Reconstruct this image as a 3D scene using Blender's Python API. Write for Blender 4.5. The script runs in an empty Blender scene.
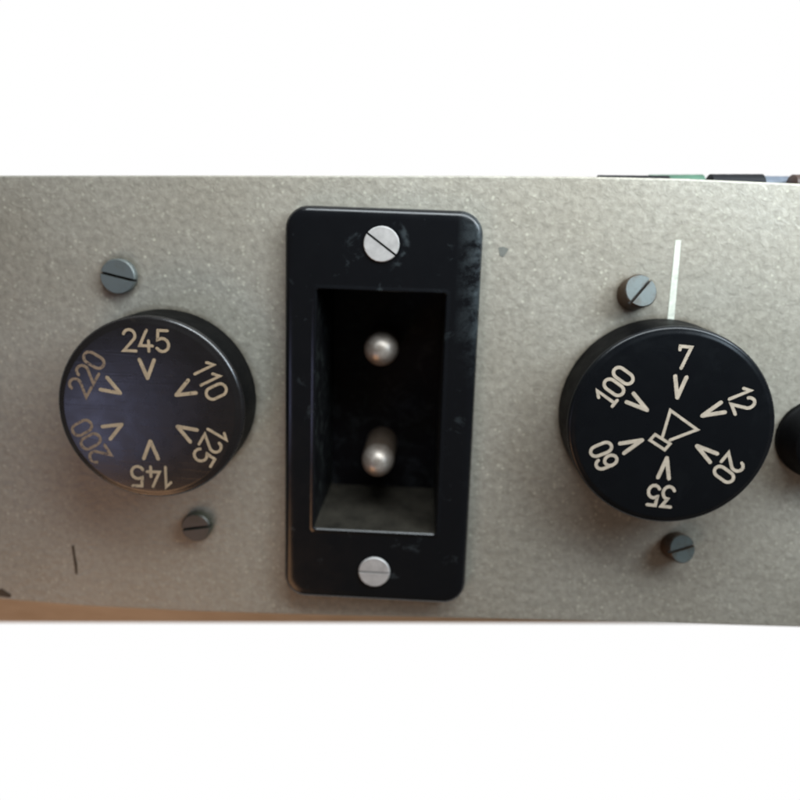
import bpy, bmesh, math, random
from mathutils import Vector, Matrix
random.seed(7)
MM = 0.001
sc = bpy.context.scene

# ------------------------------------------------------------------ camera
cam_d = bpy.data.cameras.new("camera")
cam = bpy.data.objects.new("camera", cam_d)
sc.collection.objects.link(cam)
cam.location = (8.363*MM, 36.582*MM, 105.743*MM)
cam.rotation_euler = (-0.1495, 0.0308, 0.0344)
cam_d.sensor_width = 36.0
cam_d.lens = 26.424
cam_d.shift_x = -0.0169
cam_d.shift_y = -0.1203
cam_d.clip_start = 0.002
cam_d.clip_end = 20
cam_d.dof.use_dof = True
cam_d.dof.focus_distance = 0.091
cam_d.dof.aperture_fstop = 11.5
sc.camera = cam

# ------------------------------------------------------------------ world: white beyond and below the case, dim room above it
w = bpy.data.worlds.new("World"); sc.world = w; w.use_nodes = True
nt = w.node_tree; nt.nodes.clear()
out = nt.nodes.new("ShaderNodeOutputWorld"); bg = nt.nodes.new("ShaderNodeBackground")
tc = nt.nodes.new("ShaderNodeTexCoord"); sx = nt.nodes.new("ShaderNodeSeparateXYZ")
rmp = nt.nodes.new("ShaderNodeValToRGB")
mr = nt.nodes.new("ShaderNodeMapRange")
mr.inputs[1].default_value = -1; mr.inputs[2].default_value = 1
nt.links.new(tc.outputs["Generated"], sx.inputs[0]); nt.links.new(sx.outputs["Z"], mr.inputs[0])
nt.links.new(mr.outputs[0], rmp.inputs[0]); nt.links.new(rmp.outputs[0], bg.inputs[0]); nt.links.new(bg.outputs[0], out.inputs[0])
e = rmp.color_ramp.elements
e[0].position = 0.44; e[0].color = (1, 1, 1, 1)
e[1].position = 0.50; e[1].color = (0.085, 0.075, 0.066, 1)
bg.inputs[1].default_value = 1.0

# ------------------------------------------------------------------ lamps
def area(name, loc, target, size, power, col, size_y=None):
    d = bpy.data.lights.new(name, 'AREA'); d.size = size*MM; d.energy = power; d.color = col
    if size_y: d.shape = 'RECTANGLE'; d.size_y = size_y*MM
    o = bpy.data.objects.new(name, d); sc.collection.objects.link(o)
    o.location = Vector(loc)*MM
    o.rotation_euler = (Vector(target)*MM - o.location).to_track_quat('-Z', 'Y').to_euler()
    return o
area("window_light", (66, 112, 56), (38, 5, 0), 240, 0.45, (0.88, 0.96, 1.0), 40)
area("room_light", (-150, -210, 150), (-40, -10, 0), 130, 0.145, (1.0, 0.56, 0.30))
area("side_cool_fill", (215, 120, 110), (60, 20, 0), 90, 0.22, (0.66, 0.84, 1.0))  # added fill lamp, brightens and cools the upper right of the panel
area("blue_sheen_light", (-178, -78, 200), (-52, 0, 5), 58, 0.028, (0.54, 0.58, 0.95))  # added bluish lamp, placed so its reflection gives the left dial a sheen

sc.view_settings.view_transform = 'Standard'
sc.view_settings.look = 'None'
sc.view_settings.exposure = 0
sc.view_settings.gamma = 1

# ------------------------------------------------------------------ material helpers
def nodes(name):
    m = bpy.data.materials.new(name); m.use_nodes = True
    n = m.node_tree; b = n.nodes["Principled BSDF"]
    return m, n, b
def objcoord(n, scale=1.0, rot=None):
    t = n.nodes.new("ShaderNodeTexCoord"); mp = n.nodes.new("ShaderNodeMapping")
    mp.inputs["Scale"].default_value = (scale,)*3 if not isinstance(scale, tuple) else scale
    if rot: mp.inputs["Rotation"].default_value = rot
    n.links.new(t.outputs["Object"], mp.inputs[0]); return mp.outputs[0]
def noise(n, vec, scale, detail=3, rough=.55, dist=0):
    x = n.nodes.new("ShaderNodeTexNoise"); x.inputs["Scale"].default_value = scale
    x.inputs["Detail"].default_value = detail; x.inputs["Roughness"].default_value = rough
    x.inputs["Distortion"].default_value = dist
    n.links.new(vec, x.inputs["Vector"]); return x.outputs["Fac"]
def ramp(n, fac, stops):
    r = n.nodes.new("ShaderNodeValToRGB"); n.links.new(fac, r.inputs[0])
    el = r.color_ramp.elements
    while len(el) < len(stops): el.new(0.5)
    for q, (p, c) in zip(el, stops):
        q.position = p; q.color = (c, c, c, 1) if not isinstance(c, tuple) else (*c, 1)
    return r.outputs[0]
def mix(n, fac, a, b, mode='MIX'):
    x = n.nodes.new("ShaderNodeMix"); x.data_type = 'RGBA'; x.blend_type = mode
    for sock, v in ((x.inputs[0], fac), (x.inputs[6], a), (x.inputs[7], b)):
        if isinstance(v, (int, float)): sock.default_value = v
        elif isinstance(v, tuple): sock.default_value = (*v, 1)
        else: n.links.new(v, sock)
    return x.outputs[2]
def mth(n, op, a, b=0.5):
    x = n.nodes.new("ShaderNodeMath"); x.operation = op
    for s, v in ((x.inputs[0], a), (x.inputs[1], b)):
        if isinstance(v, (int, float)): s.default_value = v
        else: n.links.new(v, s)
    return x.outputs[0]
def bump(n, b, h, strength, dist):
    x = n.nodes.new("ShaderNodeBump"); x.inputs["Strength"].default_value = strength
    x.inputs["Distance"].default_value = dist*MM
    n.links.new(h, x.inputs["Height"]); n.links.new(x.outputs[0], b.inputs["Normal"]); return x

def mat_panel():
    m, n, b = nodes("hammered_paint")
    v = objcoord(n, 1000.0)                       # object space in millimetres
    big = noise(n, v, 0.035, 3, .5)
    fine = noise(n, v, 0.75, 3, .6, .4)
    col = mix(n, ramp(n, big, [(.35, 0.0), (.65, 1.0)]), (0.340, 0.315, 0.262), (0.378, 0.357, 0.306))
    col = mix(n, ramp(n, fine, [(.32, 0.0), (.70, 1.0)]), mix(n, 1.0, col, (0.84, 0.84, 0.83), 'MULTIPLY'), mix(n, 1.0, col, (1.14, 1.14, 1.13), 'MULTIPLY'))
    # metal flakes in the paint
    vo = n.nodes.new("ShaderNodeTexVoronoi"); vo.inputs["Scale"].default_value = 1.1
    n.links.new(v, vo.inputs["Vector"])
    core = ramp(n, vo.outputs["Distance"], [(.12, 1.0), (.42, 0.0)])
    sepc = n.nodes.new("ShaderNodeSeparateColor"); n.links.new(vo.outputs["Color"], sepc.inputs[0])
    pick = ramp(n, sepc.outputs[0], [(.45, 0.0), (.98, 1.0)])
    area_m = ramp(n, noise(n, v, 0.03, 2), [(.38, 0.25), (.6, 1.0)])
    fl = mth(n, 'MULTIPLY', mth(n, 'MULTIPLY', core, pick), area_m)
    col = mix(n, mth(n, 'MULTIPLY', fl, .55), col, (0.74, 0.72, 0.58))
    # grime freckles
    g = ramp(n, noise(n, v, 0.33, 4, .7), [(.66, 0.0), (.78, 1.0)])
    col = mix(n, mth(n, 'MULTIPLY', g, .22), col, (0.16, 0.13, 0.09))
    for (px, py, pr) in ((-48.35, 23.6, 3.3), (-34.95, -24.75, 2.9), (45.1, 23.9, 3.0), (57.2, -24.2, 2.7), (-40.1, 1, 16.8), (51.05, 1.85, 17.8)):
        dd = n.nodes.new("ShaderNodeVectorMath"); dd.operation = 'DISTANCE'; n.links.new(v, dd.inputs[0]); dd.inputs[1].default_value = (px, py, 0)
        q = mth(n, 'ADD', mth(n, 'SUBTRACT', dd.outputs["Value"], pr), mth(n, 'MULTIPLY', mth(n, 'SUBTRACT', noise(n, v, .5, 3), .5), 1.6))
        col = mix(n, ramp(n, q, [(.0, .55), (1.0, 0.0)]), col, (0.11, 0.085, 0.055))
    n.links.new(col, b.inputs["Base Color"])
    b.inputs["Metallic"].default_value = 0.12
    n.links.new(ramp(n, fine, [(.3, .42), (.7, .56)]), b.inputs["Roughness"])
    hgt = mth(n, 'ADD', noise(n, v, 0.85, 3, .6, .6), mth(n, 'MULTIPLY', noise(n, v, .25, 2), .7))
    bump(n, b, hgt, 0.5, 0.25)
    return m
def mat_black(name, base=(0.009, 0.010, 0.013), rough=.3, dust=.0, dustcol=(.16, .19, .20), spec=.5, dscale=.12, thr=.56, scuffs=False, scratches=0):
    m, n, b = nodes(name)
    v = objcoord(n, 1000.0)
    k = ramp(n, noise(n, v, dscale, 6, .68, .5), [(thr, 0.0), (thr+.16, 1.0)])
    sp = ramp(n, noise(n, v, 1.6, 2, .5), [(.70, 0.0), (.80, 1.0)])
    if scuffs:          # handling wear: rubbed upper right edge, scraped arc beside the top screw
        s3 = n.nodes.new("ShaderNodeSeparateXYZ"); n.links.new(v, s3.inputs[0])
        ex = ramp(n, mth(n, 'DIVIDE', s3.outputs["X"], 17.5), [(.74, 0.), (.95, 1.)])
        ey = ramp(n, mth(n, 'DIVIDE', s3.outputs["Y"], 37.5), [(.15, 0.), (.6, 1.)])
        pn = ramp(n, noise(n, v, .20, 6, .72, .2), [(.42, 0.), (.62, 1.)])
        rub = mth(n, 'MULTIPLY', mth(n, 'MULTIPLY', ex, ey), pn)
        dd = n.nodes.new("ShaderNodeVectorMath"); dd.operation = 'DISTANCE'; n.links.new(v, dd.inputs[0]); dd.inputs[1].default_value = (-.3, 31.3, 2.5)
        rg = ramp(n, mth(n, 'DIVIDE', dd.outputs["Value"], 10), [(.36, 0.), (.42, 1.), (.47, 1.), (.52, 0.)])
        rx = ramp(n, mth(n, 'DIVIDE', s3.outputs["X"], 10), [(.12, 0.), (.3, 1.)])
        arc_m = mth(n, 'MULTIPLY', mth(n, 'MULTIPLY', rg, rx), ramp(n, noise(n, v, .7, 4, .6), [(.45, 0.), (.62, 1.)]))
        k = mth(n, 'MAXIMUM', k, mth(n, 'MAXIMUM', mth(n, 'MULTIPLY', rub, 1.6), arc_m))
    f = mth(n, 'MINIMUM', mth(n, 'ADD', mth(n, 'MULTIPLY', k, dust), mth(n, 'MULTIPLY', sp, dust*.35)), 1.0)
    n.links.new(mix(n, f, base, dustcol), b.inputs["Base Color"])
    n.links.new(mth(n, 'ADD', mth(n, 'MULTIPLY', f, .4), ramp(n, noise(n, v, .3, 4), [(.3, rough*.85), (.7, rough*1.2)])), b.inputs["Roughness"])
    b.inputs["Specular IOR Level"].default_value = spec
    hg = noise(n, v, .5, 3)
    if scratches:
        for ang in (.5, 2.1):
            t2 = objcoord(n, (90.0, 2600.0, 1000.0), (0, 0, ang))
            hg = mth(n, 'ADD', hg, mth(n, 'MULTIPLY', ramp(n, noise(n, t2, .6, 2, .5, .3), [(.62, 0.), (.66, 1.)]), scratches))
    bump(n, b, hg, .14, .08)
    return m
def mat_simple(name, c, rough=.5, metal=0., var=.15, scale=.6, spec=.5, bmp=.15):
    m, n, b = nodes(name)
    v = objcoord(n, 1000.0)
    f = noise(n, v, scale, 4, .6)
    lo = tuple(x*(1-var) for x in c); hi = tuple(min(1, x*(1+var)) for x in c)
    n.links.new(mix(n, ramp(n, f, [(.3, 0.), (.7, 1.)]), lo, hi), b.inputs["Base Color"])
    b.inputs["Roughness"].default_value = rough; b.inputs["Metallic"].default_value = metal
    b.inputs["Specular IOR Level"].default_value = spec
    bump(n, b, f, bmp, .1)
    return m
def mat_screw(name, c, rust, amount, metal=.25, rough=.45):
    m, n, b = nodes(name)
    v = objcoord(n, 1000.0)
    f = ramp(n, noise(n, v, .45, 4, .65), [(.62-amount*.3, 0.), (.82-amount*.3, 1.)])
    g = n.nodes.new("ShaderNodeNewGeometry"); tcn = n.nodes.new("ShaderNodeTexCoord")
    s = n.nodes.new("ShaderNodeSeparateXYZ"); n.links.new(tcn.outputs["Normal"], s.inputs[0])
    side = ramp(n, s.outputs["Z"], [(.5, 1.0), (.9, 0.0)])
    ff = mth(n, 'MINIMUM', mth(n, 'ADD', mth(n, 'MULTIPLY', f, .5), mth(n, 'MULTIPLY', side, .9*min(1, amount*2))), 1.0)
    n.links.new(mix(n, ff, c, rust), b.inputs["Base Color"])
    b.inputs["Metallic"].default_value = metal; b.inputs["Roughness"].default_value = rough
    bump(n, b, noise(n, v, 1.1, 3), .25, .1)
    return m
def mat_wood():
    m, n, b = nodes("pale_wood")
    v = objcoord(n, (120.0, 1000.0, 1000.0))
    f = noise(n, v, .35, 5, .6, 1.5)
    n.links.new(mix(n, ramp(n, f, [(.3, 0.), (.7, 1.)]), (0.62, 0.49, 0.33), (0.82, 0.70, 0.52)), b.inputs["Base Color"])
    b.inputs["Roughness"].default_value = .45
    bump(n, b, f, .2, .2)
    return m

M = {}
M['panel'] = mat_panel()
M['case'] = mat_simple("case_paint", (.30, .28, .24), .5)
M['bakelite'] = mat_black("dusty_bakelite", base=(.0042, .005, .0065), rough=.22, dust=.30, dustcol=(.10, .125, .135), thr=.61, dscale=.22, spec=.42, scuffs=True)
M['bakelite_in'] = mat_black("recess_bakelite", base=(.0035, .0035, .004), rough=.45, spec=.2, dust=.22, dustcol=(.08, .095, .085), thr=.52, dscale=.35)
M['dusty_ledge'] = mat_simple("dusty_ledge", (.025, .022, .017), .7, var=.45, scale=.22, spec=.15, bmp=.3)
M['deep_black'] = mat_black("deep_black", base=(.0045, .0038, .0052), rough=.5, spec=.2, dust=.10, thr=.5, dscale=.3)
M['knob_blue'] = mat_black("glossy_worn_knob", base=(.010, .009, .0095), rough=.27, dust=.10, scratches=.5, dustcol=(.2, .15, .10), spec=.75, thr=.62, dscale=.35)
M['knob_black'] = mat_black("black_knob", base=(.0035, .0045, .006), rough=.28, dust=.015, spec=.3)
M['knob_side'] = mat_black("matt_knob_side", base=(.0022, .0022, .0025), rough=.5, spec=.10)
M['knob_brown'] = mat_simple("brown_knob", (.006, .005, .0045), .4)
def mat_ink(name, c, dark, thr):
    m, n, b = nodes(name); v = objcoord(n, 1000.0)
    c2 = mix(n, ramp(n, noise(n, v, .9, 4, .6), [(.3, 0.), (.7, 1.)]), tuple(x*.78 for x in c), tuple(x*1.12 for x in c))
    n.links.new(mix(n, ramp(n, noise(n, v, 1.7, 4, .7), [(thr, 0.), (thr+.07, 1.)]), c2, dark), b.inputs["Base Color"])
    b.inputs["Roughness"].default_value = .65; b.inputs["Specular IOR Level"].default_value = .3
    return m
M['ink'] = mat_ink("engraved_cream", (.50, .39, .26), (.16, .12, .09), .60)
M['ink_worn'] = mat_ink("engraved_worn", (.30, .22, .15), (.09, .07, .07), .54)
M['ink_white'] = mat_ink("engraved_white", (.53, .455, .36), (.20, .17, .13), .64)
M['line'] = mat_simple("white_line_paint", (.68, .70, .60), .6, var=.16, scale=.9)
M['screw_grey'] = mat_screw("grey_screw", (.145, .17, .172), (.12, .12, .10), .25)
M['screw_dull'] = mat_screw("dull_screw", (.095, .088, .082), (.06, .06, .04), .4)
M['screw_rust'] = mat_screw("rusty_screw", (.095, .112, .108), (.05, .028, .013), .62)
M['alu'] = mat_simple("aluminium_screw", (.50, .485, .47), .5, .12, .14, .8)
M['slot'] = mat_simple("slot_floor_dark", (.05, .047, .042), .7)
def mat_pin():
    m, n, b = nodes("tarnished_pin")
    v = objcoord(n, 1000.0); s = n.nodes.new("ShaderNodeSeparateXYZ"); n.links.new(v, s.inputs[0])
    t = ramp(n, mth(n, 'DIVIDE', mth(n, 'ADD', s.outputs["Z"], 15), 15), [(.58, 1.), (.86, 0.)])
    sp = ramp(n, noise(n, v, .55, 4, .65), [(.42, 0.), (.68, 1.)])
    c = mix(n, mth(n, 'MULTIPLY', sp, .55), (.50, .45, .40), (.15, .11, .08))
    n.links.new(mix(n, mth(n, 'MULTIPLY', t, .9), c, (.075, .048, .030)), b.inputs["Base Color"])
    b.inputs["Metallic"].default_value = .55; b.inputs["Roughness"].default_value = .42
    bump(n, b, noise(n, v, .8, 3), .35, .2)
    return m
M['pin'] = mat_pin()
M['hole'] = mat_simple("dark_mark", (.075, .052, .032), .8)
M['chip'] = mat_simple("chip_mark", (.17, .175, .155), .7)
M['wood'] = mat_wood()
M['cable_black'] = mat_simple("cable_black", (.006, .0065, .008), .6, spec=.2)
M['cable_green'] = mat_simple("cable_green", (.045, .11, .07), .5, scale=.2, var=.35)
M['cable_blue'] = mat_simple("cable_blue", (.10, .12, .15), .5)
M['cable_brown'] = mat_simple("cable_brown", (.045, .025, .018), .5)

# ------------------------------------------------------------------ object helpers
def link(name, me, mats, parent=None, loc=(0, 0, 0), rot=(0, 0, 0), smooth=True):
    o = bpy.data.objects.new(name, me); sc.collection.objects.link(o)
    if not isinstance(mats, (list, tuple)): mats = [mats]
    for m in mats: me.materials.append(m)
    o.parent = parent; o.location = Vector(loc)*MM; o.rotation_euler = rot
    if smooth:
        for p in me.polygons: p.use_smooth = True
        me.set_sharp_from_angle(angle=math.radians(38))
    return o
def mesh(bm, name="mesh", recalc=True):
    for v in bm.verts: v.co *= MM
    if recalc: bmesh.ops.recalc_face_normals(bm, faces=bm.faces)
    me = bpy.data.meshes.new(name); bm.to_mesh(me); bm.free(); return me
def empty(name, loc=(0, 0, 0), parent=None):
    o = bpy.data.objects.new(name, None); sc.collection.objects.link(o)
    o.location = Vector(loc)*MM; o.parent = parent; o.empty_display_size = .01; return o
def bevel(o, width, seg=3, ang=35):
    md = o.modifiers.new("bevel", 'BEVEL'); md.width = width*MM; md.segments = seg
    md.limit_method = 'ANGLE'; md.angle_limit = math.radians(ang); md.harden_normals = False
    return md
def lathe(bm, prof, n=96, ctr=(0, 0)):
    rings = []
    for r, z in prof:
        if r < 1e-6: rings.append([bm.verts.new((ctr[0], ctr[1], z))])
        else: rings.append([bm.verts.new((ctr[0]+r*math.cos(2*math.pi*i/n), ctr[1]+r*math.sin(2*math.pi*i/n), z)) for i in range(n)])
    for a, b in zip(rings, rings[1:]):
        for i in range(n):
            j = (i+1) % n
            if len(a) == 1 and len(b) == 1: continue
            if len(a) == 1: bm.faces.new((a[0], b[i], b[j]))
            elif len(b) == 1: bm.faces.new((a[i], a[j], b[0]))
            else: bm.faces.new((a[i], a[j], b[j], b[i]))
def rrect(x0, x1, y0, y1, r, n=8):
    pts = []
    for cx, cy, a0 in ((x1-r, y1-r, 0), (x0+r, y1-r, 90), (x0+r, y0+r, 180), (x1-r, y0+r, 270)):
        for i in range(n+1):
            a = math.radians(a0+90*i/n); pts.append((cx+r*math.cos(a), cy+r*math.sin(a)))
    return pts
def bridge(bm, loops):
    rs = [[bm.verts.new(p) for p in L] for L in loops]
    for a, b in zip(rs, rs[1:]):
        k = len(a)
        for i in range(k): bm.faces.new((a[i], a[(i+1) % k], b[(i+1) % k], b[i]))
    return rs
def prism(bm, pts, z0, z1):
    a = [bm.verts.new((x, y, z0)) for x, y in pts]; b = [bm.verts.new((x, y, z1)) for x, y in pts]
    bm.faces.new(a[::-1]); bm.faces.new(b)
    k = len(pts)
    for i in range(k): bm.faces.new((a[i], a[(i+1) % k], b[(i+1) % k], b[i]))

# monoline lettering: strokes in a cell one wide unit = digit height 1
def arc(cx, cy, rx, ry, a0, a1, n=10):
    return [(cx+rx*math.cos(math.radians(a0+(a1-a0)*i/n)), cy+ry*math.sin(math.radians(a0+(a1-a0)*i/n))) for i in range(n+1)]
def glyph(ch, serif=False):
    W = .56
    if ch == '0': return [arc(.28, .72, .28, .28, 0, 180)+arc(.28, .28, .28, .28, 180, 360)+[(.56, .72)]], W
    if ch == '1':
        s = [[(.06, .76), (.30, 1.0), (.30, 0)]]
        if serif: s.append([(.10, 0), (.50, 0)])
        return s, .46 if serif else .40
    if ch == '2': return [arc(.28, .72, .27, .28, 165, -30)+[(.0, 0), (.58, 0)]], W
    if ch == '3': return [[(.04, 1.0), (.52, 1.0), (.27, .62)]+arc(.25, .31, .30, .31, 80, -155)], W
    if ch == '4': return [[(.34, 1.0), (.0, .26), (.60, .26)], [(.42, .50), (.42, 0)]], .60
    if ch == '5': return [[(.52, 1.0), (.08, 1.0), (.05, .56)]+arc(.26, .32, .30, .31, 125, -150)], W
    if ch == '6': return [arc(.28, .29, .28, .29, 180, -180, 16)[:], [(.0, .29), (.0, .70)]+arc(.28, .72, .28, .28, 180, 20)], W
    if ch == '7': return [[(.0, .84), (.0, 1.0), (.56, 1.0), (.22, 0)]], W
    raise ValueError(ch)
def stroke(bm, pts, w, z, th):
    """round-ended ribbon along a polyline, as one thin raised fill"""
    r = w/2; P = [Vector(p) for p in pts]
    L, R = [], []
    closed = (P[0]-P[-1]).length < 1e-6
    for i, p in enumerate(P):
        if closed:
            a = P[i-1] if i > 0 else P[-2]; b = P[i+1] if i < len(P)-1 else P[1]
        else:
            a = P[i-1] if i > 0 else p; b = P[i+1] if i < len(P)-1 else p
        d1 = (p-a).normalized() if (p-a).length > 1e-9 else (b-p).normalized()
        d2 = (b-p).normalized() if (b-p).length > 1e-9 else d1
        t = (d1+d2)
        if t.length < 1e-6: t = d1
        t.normalize(); nrm = Vector((-t.y, t.x)); c = max(.45, abs(nrm.dot(Vector((-d1.y, d1.x)))))
        L.append(p+nrm*r/c); R.append(p-nrm*r/c)
    if not closed:
        def cap(c, d):
            a0 = math.atan2(d.y, d.x)
            return [c+Vector((math.cos(a0+math.pi/2-math.pi*k/6), math.sin(a0+math.pi/2-math.pi*k/6)))*r for k in range(1, 6)]
        e2 = cap(P[-1], (P[-1]-P[-2]).normalized()); e1 = cap(P[0], (P[0]-P[1]).normalized())
        for ce, l, rr in ((e2, L[-1], R[-1]), (e1, R[0], L[0])):
            fan = [l]+ce+[rr]
            vs = [bm.verts.new((q.x, q.y, z+th)) for q in fan]; bm.faces.new(vs)
    vl = [bm.verts.new((q.x, q.y, z+th)) for q in L]; vr = [bm.verts.new((q.x, q.y, z+th)) for q in R]
    vl0 = [bm.verts.new((q.x, q.y, z-.05)) for q in L]; vr0 = [bm.verts.new((q.x, q.y, z-.05)) for q in R]
    for i in range(len(P)-1):
        bm.faces.new((vl[i], vr[i], vr[i+1], vl[i+1]))
        bm.faces.new((vl0[i], vl[i], vl[i+1], vl0[i+1])); bm.faces.new((vr[i], vr0[i], vr0[i+1], vr[i+1]))
def lettering(text, h, gap, w, ctr, ang, z, serif=False, xs=1.0):
    """text centred on ctr, its top pointing outwards along ang (clockwise from +y)"""
    items = []; x = 0
    for ch in text:
        st, gw = glyph(ch, serif); items.append((st, x)); x += gw*h*xs+gap
    tot = x-gap; a = -math.radians(ang); ca, sa = math.cos(a), math.sin(a)
    bm = bmesh.new()
    k = 0
    for st, ox in items:
        for s in st:
            q = [(ox+px*h*xs-tot/2, py*h-h/2) for px, py in s]
            q = [(ctr[0]+u*ca-v*sa, ctr[1]+u*sa+v*ca) for u, v in q]
            stroke(bm, q, w, z+.004*k, .03); k += 1
    return mesh(bm, "numeral", False)

# ------------------------------------------------------------------ table top (pale wood under the case)
bm = bmesh.new()
# lower edge runs just beyond the lower left of the case
prism(bm, [(-190, -80.9), (110, -64.0), (110, 20), (-190, 10)], -52, -34)
tb = link("table_top", mesh(bm), M['wood']); tb['kind'] = 'structure'
tb['label'] = "pale wooden surface showing under the lower left edge of the case"
bevel(tb, 1.0, 3)

# ------------------------------------------------------------------ the instrument
inst = empty("electrical_instrument", (0, 0, 0))
inst['label'] = "grey hammer-finished metal control panel with two black numbered dials around a recessed two-pin inlet"
inst['category'] = "control panel"

PX0, PX1 = -96, 104
bot_pts = [(PX0, -42.6), (-75, -43.1), (-58, -43.6), (-38, -43.55), (-10, -42.9), (20, -41.9), (50, -41.0), (PX1, -39.6)]
outer = bot_pts + [(PX1, 44.0), (72, 44.2), (52, 44.4), (34, 44.2), (14, 43.7), (0, 43.25), (-40, 42.0), (-70, 41.0), (PX0, 40.0)]
hole = [(-13.5, -26), (13.5, -26), (13.5, 26), (-13.5, 26)]
bm = bmesh.new()
def loop(bm, pts, z):
    v = [bm.verts.new((x, y, z)) for x, y in pts]
    return v, [bm.edges.new((v[i], v[(i+1) % len(v)])) for i in range(len(v))]
for z in (0, -1.5):
    v1, e1 = loop(bm, outer, z); v2, e2 = loop(bm, hole, z)
    bmesh.ops.triangle_fill(bm, edges=e1+e2, use_beauty=True)
    if z == 0: t1, t2 = v1, v2
for a, b in ((t1, v1), (t2, v2)):
    for i in range(len(a)):
        j = (i+1) % len(a); bm.faces.new((a[i], a[j], b[j], b[i]))
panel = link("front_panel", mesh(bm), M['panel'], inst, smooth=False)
md = bevel(panel, .35, 3, 50)

bm = bmesh.new()
ins = 1.0
cx = [(x, y+ins if y < 0 else y-ins) for x, y in outer]
cx = [(min(max(x, PX0+ins), PX1-ins), y) for x, y in cx]
a = [bm.verts.new((x, y, -1.5)) for x, y in cx]; b = [bm.verts.new((x, y, -34)) for x, y in cx]
for i in range(len(a)):
    j = (i+1) % len(a); bm.faces.new((a[i], a[j], b[j], b[i]))
bm.faces.new(b)
link("case_body", mesh(bm), M['case'], inst, smooth=False)

# index line painted above the right dial
bm = bmesh.new()
prism(bm, [(51.55, 17.5), (52.75, 17.5), (52.55, 33.75), (51.55, 33.75)], 0.02, .07)
link("index_line", mesh(bm), M['line'], inst, smooth=False)['label'] = "white vertical line painted above the loudspeaker dial"

# scratch and chip in the paint
bm = bmesh.new()
prism(bm, [(-60.35, -30.5), (-59.85, -30.4), (-59.75, -32.6), (-59.45, -34.4), (-59.5, -36.7), (-59.9, -36.5), (-60.1, -34.2)], .015, .05)
link("scratch", mesh(bm), M['hole'], inst, smooth=False)
bm = bmesh.new()
prism(bm, [(20.5, 31.3), (21.3, 31.5), (22.3, 31.1), (21.9, 30.3), (21.4, 29.6), (20.8, 29.9)], .015, .05)
link("paint_chip", mesh(bm), M['chip'], inst, smooth=False)
bm = bmesh.new()
prism(bm, [(-77.6, -41.6), (-76.0, -40.9), (-75.2, -40.6), (-74.3, -41.2), (-73.3, -41.9), (-73.6, -42.5), (-75.4, -42.3), (-77.2, -42.3)], .012, .05)
link("paint_chip", mesh(bm), M['hole'], inst, smooth=False)

# slotted screw: a head with a real slot
def slotted(name, r, h, slot_w, slot_d, ang, mat, parent, loc, tilt=(0, 0), label=None, dome=.25, n=48):
    bm = bmesh.new()
    zb = h-slot_d
    lathe(bm, [(0, -.8), (r, -.8), (r, zb), (0, zb)], n)
    s = slot_w/2; a0 = math.asin(s/r)
    for side in (0, 1):
        pts = []
        k = 24
        for i in range(k+1):
            a = a0+(math.pi-2*a0)*i/k + side*math.pi
            pts.append((r*math.cos(a), r*math.sin(a)))
        lo = [bm.verts.new((x, y, zb)) for x, y in pts]
        mid = [bm.verts.new((x, y, h-dome)) for x, y in pts]
        q = [(x*(1-dome*.8/r), y*(1-dome*.8/r)) for x, y in pts]
        sg = -1 if side else 1
        q = [(x, sg*max(abs(y), s)) for x, y in q]
        hi = [bm.verts.new((x, y, h)) for x, y in q]
        for A, B in ((lo, mid), (mid, hi)):
            for i in range(len(A)):
                j = (i+1) % len(A); bm.faces.new((A[i], A[j], B[j], B[i]))
        bm.faces.new(hi)
    bmesh.ops.recalc_face_normals(bm, faces=bm.faces)
    # slot floor gets its own dark material
    for f in bm.faces:
        c = f.calc_center_median()
        if f.normal.z > .9 and abs(c.z-zb) < 1e-4: f.material_index = 1
    o = link(name, mesh(bm, "slotted_screw", False), [mat, M['slot']], parent, loc, (math.radians(tilt[0]), math.radians(tilt[1]), math.radians(ang)))
    if label: o['label'] = label
    return o
slotted("screw", 3.25, 1.15, .55, .9, -12, M['screw_grey'], inst, (-48.35, 23.6, 0), label="grey slotted screw above the left dial")
slotted("screw", 2.85, 1.3, .6, .8, 10, M['screw_dull'], inst, (-34.95, -24.75, 0), label="dull dark slotted screw below the left dial")
slotted("screw", 2.95, 2.9, .5, 1.0, 47, M['screw_rust'], inst, (45.1, 23.9, 0), (-8, 19), label="tilted slotted screw with a rusty side beside the white line")
slotted("screw", 2.65, 2.6, .5, .8, 12, M['screw_rust'], inst, (57.2, -24.2, 0), (-14, 14), label="tilted slotted screw below the right dial")

# dials
def knob(name, c, R, h, mat, label, rb=.8):
    bm = bmesh.new()
    prof = [(0, -.5), (R, -.5), (R, h-rb*1.3)]
    for i in range(1, 7):
        a = math.radians(90*i/6); prof.append((R-rb+rb*math.cos(a), h-rb*1.3+rb*1.0*math.sin(a)))
    prof += [(R-rb*1.35, h-.05*rb), (R-rb*1.8, h), (R*.5, h), (0, h)]
    lathe(bm, prof, 128)
    for f in bm.faces:
        if all(v.co.z < h-rb*1.2 for v in f.verts): f.material_index = 1
    o = link(name, mesh(bm), [mat, M['knob_side']], inst, (c[0], c[1], 0))
    o['label'] = label
    return o
def vmark(c, ang, rad, hgt, wid, w, z, parent, mat, rot_extra=0):
    bm = bmesh.new()
    a = -math.radians(ang); ca, sa = math.cos(a), math.sin(a)
    def T(u, v): return (c[0]+u*ca-(v+rad)*sa, c[1]+u*sa+(v+rad)*ca)
    stroke(bm, [T(-wid/2, hgt/2), T(0, -hgt/2)], w, z, .03)
    stroke(bm, [T(wid/2, hgt/2), T(0, -hgt/2)], w, z+.004, .03)
    link("pointer_mark", mesh(bm, "pointer_mark", False), mat, parent, smooth=False)

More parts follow.
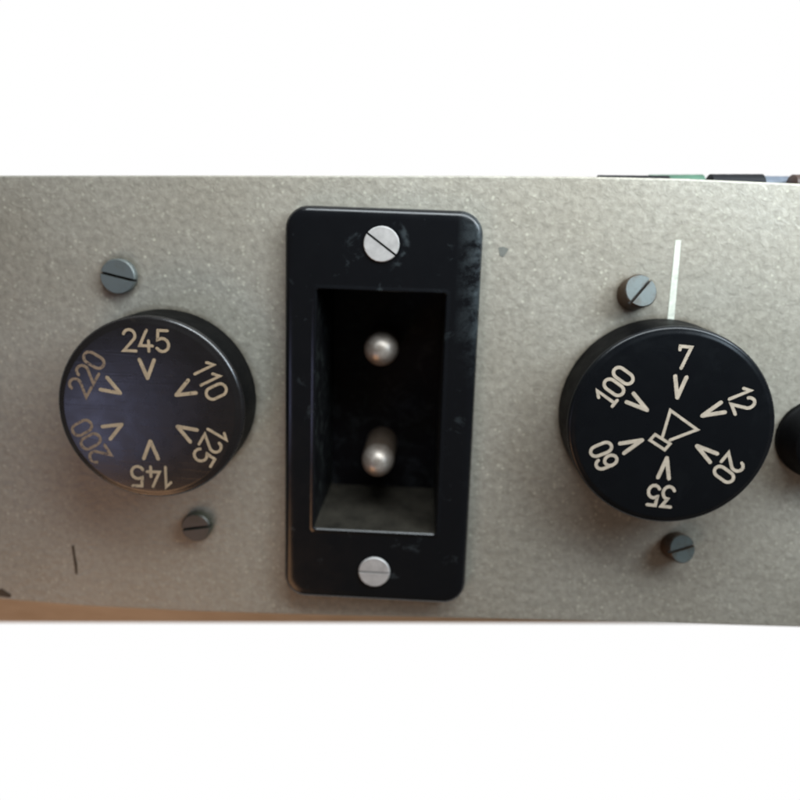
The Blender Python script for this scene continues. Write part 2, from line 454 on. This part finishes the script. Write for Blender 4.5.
H = 7.7
kl = knob("voltage_dial", (-40.1, 1.0), 16.75, H, M['knob_blue'], "glossy worn dial numbered 110 to 245 with a bluish sheen", .9)
for i, t in enumerate(["245", "110", "125", "145", "200", "220"]):
    ang = 60*i-.5+(2.5 if i in (1,) else 0)
    r = 12.45; a = math.radians(ang)
    me = lettering(t, 3.75, .74, .50, (r*math.sin(a), r*math.cos(a)), ang, H+.01, xs=1.0)
    link("numeral", me, M['ink_worn'] if t in ("200", "220") else M['ink'], kl, smooth=False)
    vmark((0, 0), 60*i-.5, 7.4, 3.3, 2.6, .64, H+.01, kl, M['ink'])
kr = knob("impedance_dial", (51.05, 1.85), 17.75, H, M['knob_black'], "deep black dial numbered 7 to 100 around a loudspeaker symbol", .8)
for i, t in enumerate(["7", "12", "20", "35", "60", "100"]):
    ang = 60*i+3.6
    r = 12.5; a = math.radians(ang)
    me = lettering(t, 3.75, .68, .56, (r*math.sin(a), r*math.cos(a)), ang, H+.01, serif=(t == "100"), xs=.88)
    link("numeral", me, M['ink_white'], kr, smooth=False)
    vmark((0, 0), 60*i+3.6, 7.3, 3.7, 1.9, .68, H+.01, kr, M['ink_white'])
bm = bmesh.new()
c1 = [(-1.45, -1.60), (-0.60, 3.15), (4.30, -0.10), (-0.15, -2.20)]
stroke(bm, c1, .50, H+.01, .03)
box = [(-2.75, -1.30), (-0.05, -2.85), (-0.85, -4.00), (-3.55, -2.35), (-2.75, -1.30)]
stroke(bm, box, .50, H+.014, .03)
link("loudspeaker_symbol", mesh(bm, "loudspeaker_symbol", False), M['ink_white'], kr, smooth=False)

bm = bmesh.new()
lathe(bm, [(0, -.5), (7.4, -.5), (7.4, .9), (6.9, 1.5), (6.6, 3.9), (6.2, 4.5), (5.4, 4.75), (0, 4.8)], 64)
kb = link("small_knob", mesh(bm), M['knob_side'], inst, (80.7, -1.6, 0))
kb['label'] = "dark brown knob cut off at the right edge of the view"

# ------------------------------------------------------------------ recessed inlet
inlet = empty("power_inlet", (0, 0, 0), inst)
inlet['label'] = "black recessed two-pin inlet between the two dials"
bm = bmesh.new()
def L3(pts, z): return [(x, y, z) for x, y in pts]
W, HH = 17.5, 37.55
def ring(i, r, z): return L3(rrect(-W+i, W-i, -HH+i, HH-i, r), z)
def hring(o, r, z): return L3(rrect(-11.65-o, 11.4+o, -22.85-o, 22.9+o, r), z)
rs = bridge(bm, [ring(0, 4.2, .0), ring(0, 4.2, 1.3), ring(.18, 4.05, 1.85), ring(.55, 3.7, 2.25), ring(1.1, 3.2, 2.45), ring(1.9, 2.6, 2.5), ring(2.2, 2.5, 2.5), hring(1.0, .9, 2.5),
                 hring(.75, .9, 2.5), hring(.55, .8, 2.62), hring(.2, .6, 2.62), hring(0, .5, 2.4)])
plate_inner = rs[-1]
plate = link("mounting_plate", mesh(bm), M['bakelite'], inlet)
bm = bmesh.new()
rs = bridge(bm, [hring(0, .5, 2.4), hring(-.1, .5, -3), hring(-.45, .6, -15.2)])
bm.faces.new(rs[-1])
bmesh.ops.recalc_face_normals(bm, faces=bm.faces)
for f in bm.faces: f.normal_flip() if f.normal.z < -.5 else None
for f in bm.faces:
    f.material_index = 2 if abs(f.normal.z) > .5 else (1 if f.calc_center_median().y < -20 else 0)
me = mesh(bm, "recess", False)
link("recess", me, [M['bakelite_in'], M['dusty_ledge'], M['deep_black']], inlet)
slotted("plate_screw", 3.15, .95, .42, .55, -36, M['alu'], inlet, (-.25, 31.3, 1.9), label="bright screw at the top of the inlet", dome=.18)
slotted("plate_screw", 3.0, .95, .30, .45, 0, M['alu'], inlet, (0, -31.15, 1.9), label="bright screw with a level slot at the bottom of the inlet", dome=.18)
def pin(x, y, ztop, r, label):
    bm = bmesh.new()
    prof = [(r*.97, -15.2), (r*.97, ztop-r*1.15)]
    for i in range(1, 13):
        a = math.radians(90*i/12); prof.append((r*.97*math.cos(a), ztop-r*1.15+r*1.15*math.sin(a)))
    prof[-1] = (0, ztop)
    lathe(bm, prof, 48)
    o = link("contact_pin", mesh(bm), M['pin'], inlet, (x, y, 0)); o['label'] = label
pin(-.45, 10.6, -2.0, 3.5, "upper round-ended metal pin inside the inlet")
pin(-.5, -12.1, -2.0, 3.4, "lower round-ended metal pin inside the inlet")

# ------------------------------------------------------------------ leads lying behind the upper right edge of the panel
def cable(name, p0, p1, r, mat, label, cat, grp=None):
    p0, p1 = Vector(p0), Vector(p1); d = (p1-p0)
    bm = bmesh.new(); Lh = d.length
    prof = [(0, 0), (r*.8, 0), (r, .25)]
    k = 14
    for i in range(1, k): prof.append((r*(1+.008*math.sin(i*2.1)), Lh*i/k))
    prof += [(r, Lh-.25), (r*.8, Lh), (0, Lh)]
    lathe(bm, prof, 24)
    bmesh.ops.transform(bm, matrix=d.to_track_quat('Z', 'Y').to_matrix().to_4x4(), verts=bm.verts)
    o = link(name, mesh(bm), mat, None, p0)
    o['label'] = label; o['category'] = cat
    if grp: o['group'] = grp
    return o
G = "leads behind the upper right edge of the panel"
def yy(x): return 44.65+(x-52)*.008+(.25 if x > 57 else 0)
cable("cable", (38.0, yy(38)-1.2, -4), (51.0, yy(51)-1.0, -4), 1.5, M['cable_black'], "dark thin lead at the left end behind the panel's upper edge", "lead", G)
cable("cable", (48.4, yy(48)-.95, -7.5), (58.6, yy(58)-.9, -7.5), 1.8, M['cable_green'], "green lead peeking over the panel's upper edge", "lead", G)
cable("cable", (58.0, yy(58)-1.0, -4), (67.6, yy(67)-.75, -4), 1.7, M['cable_black'], "black lead between the green and the pale blue one", "lead", G)
cable("cable", (66.6, yy(66)-1.15, -7.5), (74.5, yy(74)-1.05, -7.5), 2.0, M['cable_blue'], "pale blue lead between the black and the brown one", "lead", G)
cable("cable", (72.6, yy(72)-.8, -4), (92, yy(92)-.8, -4), 1.8, M['cable_brown'], "brown lead at the far right corner behind the panel", "lead", G)
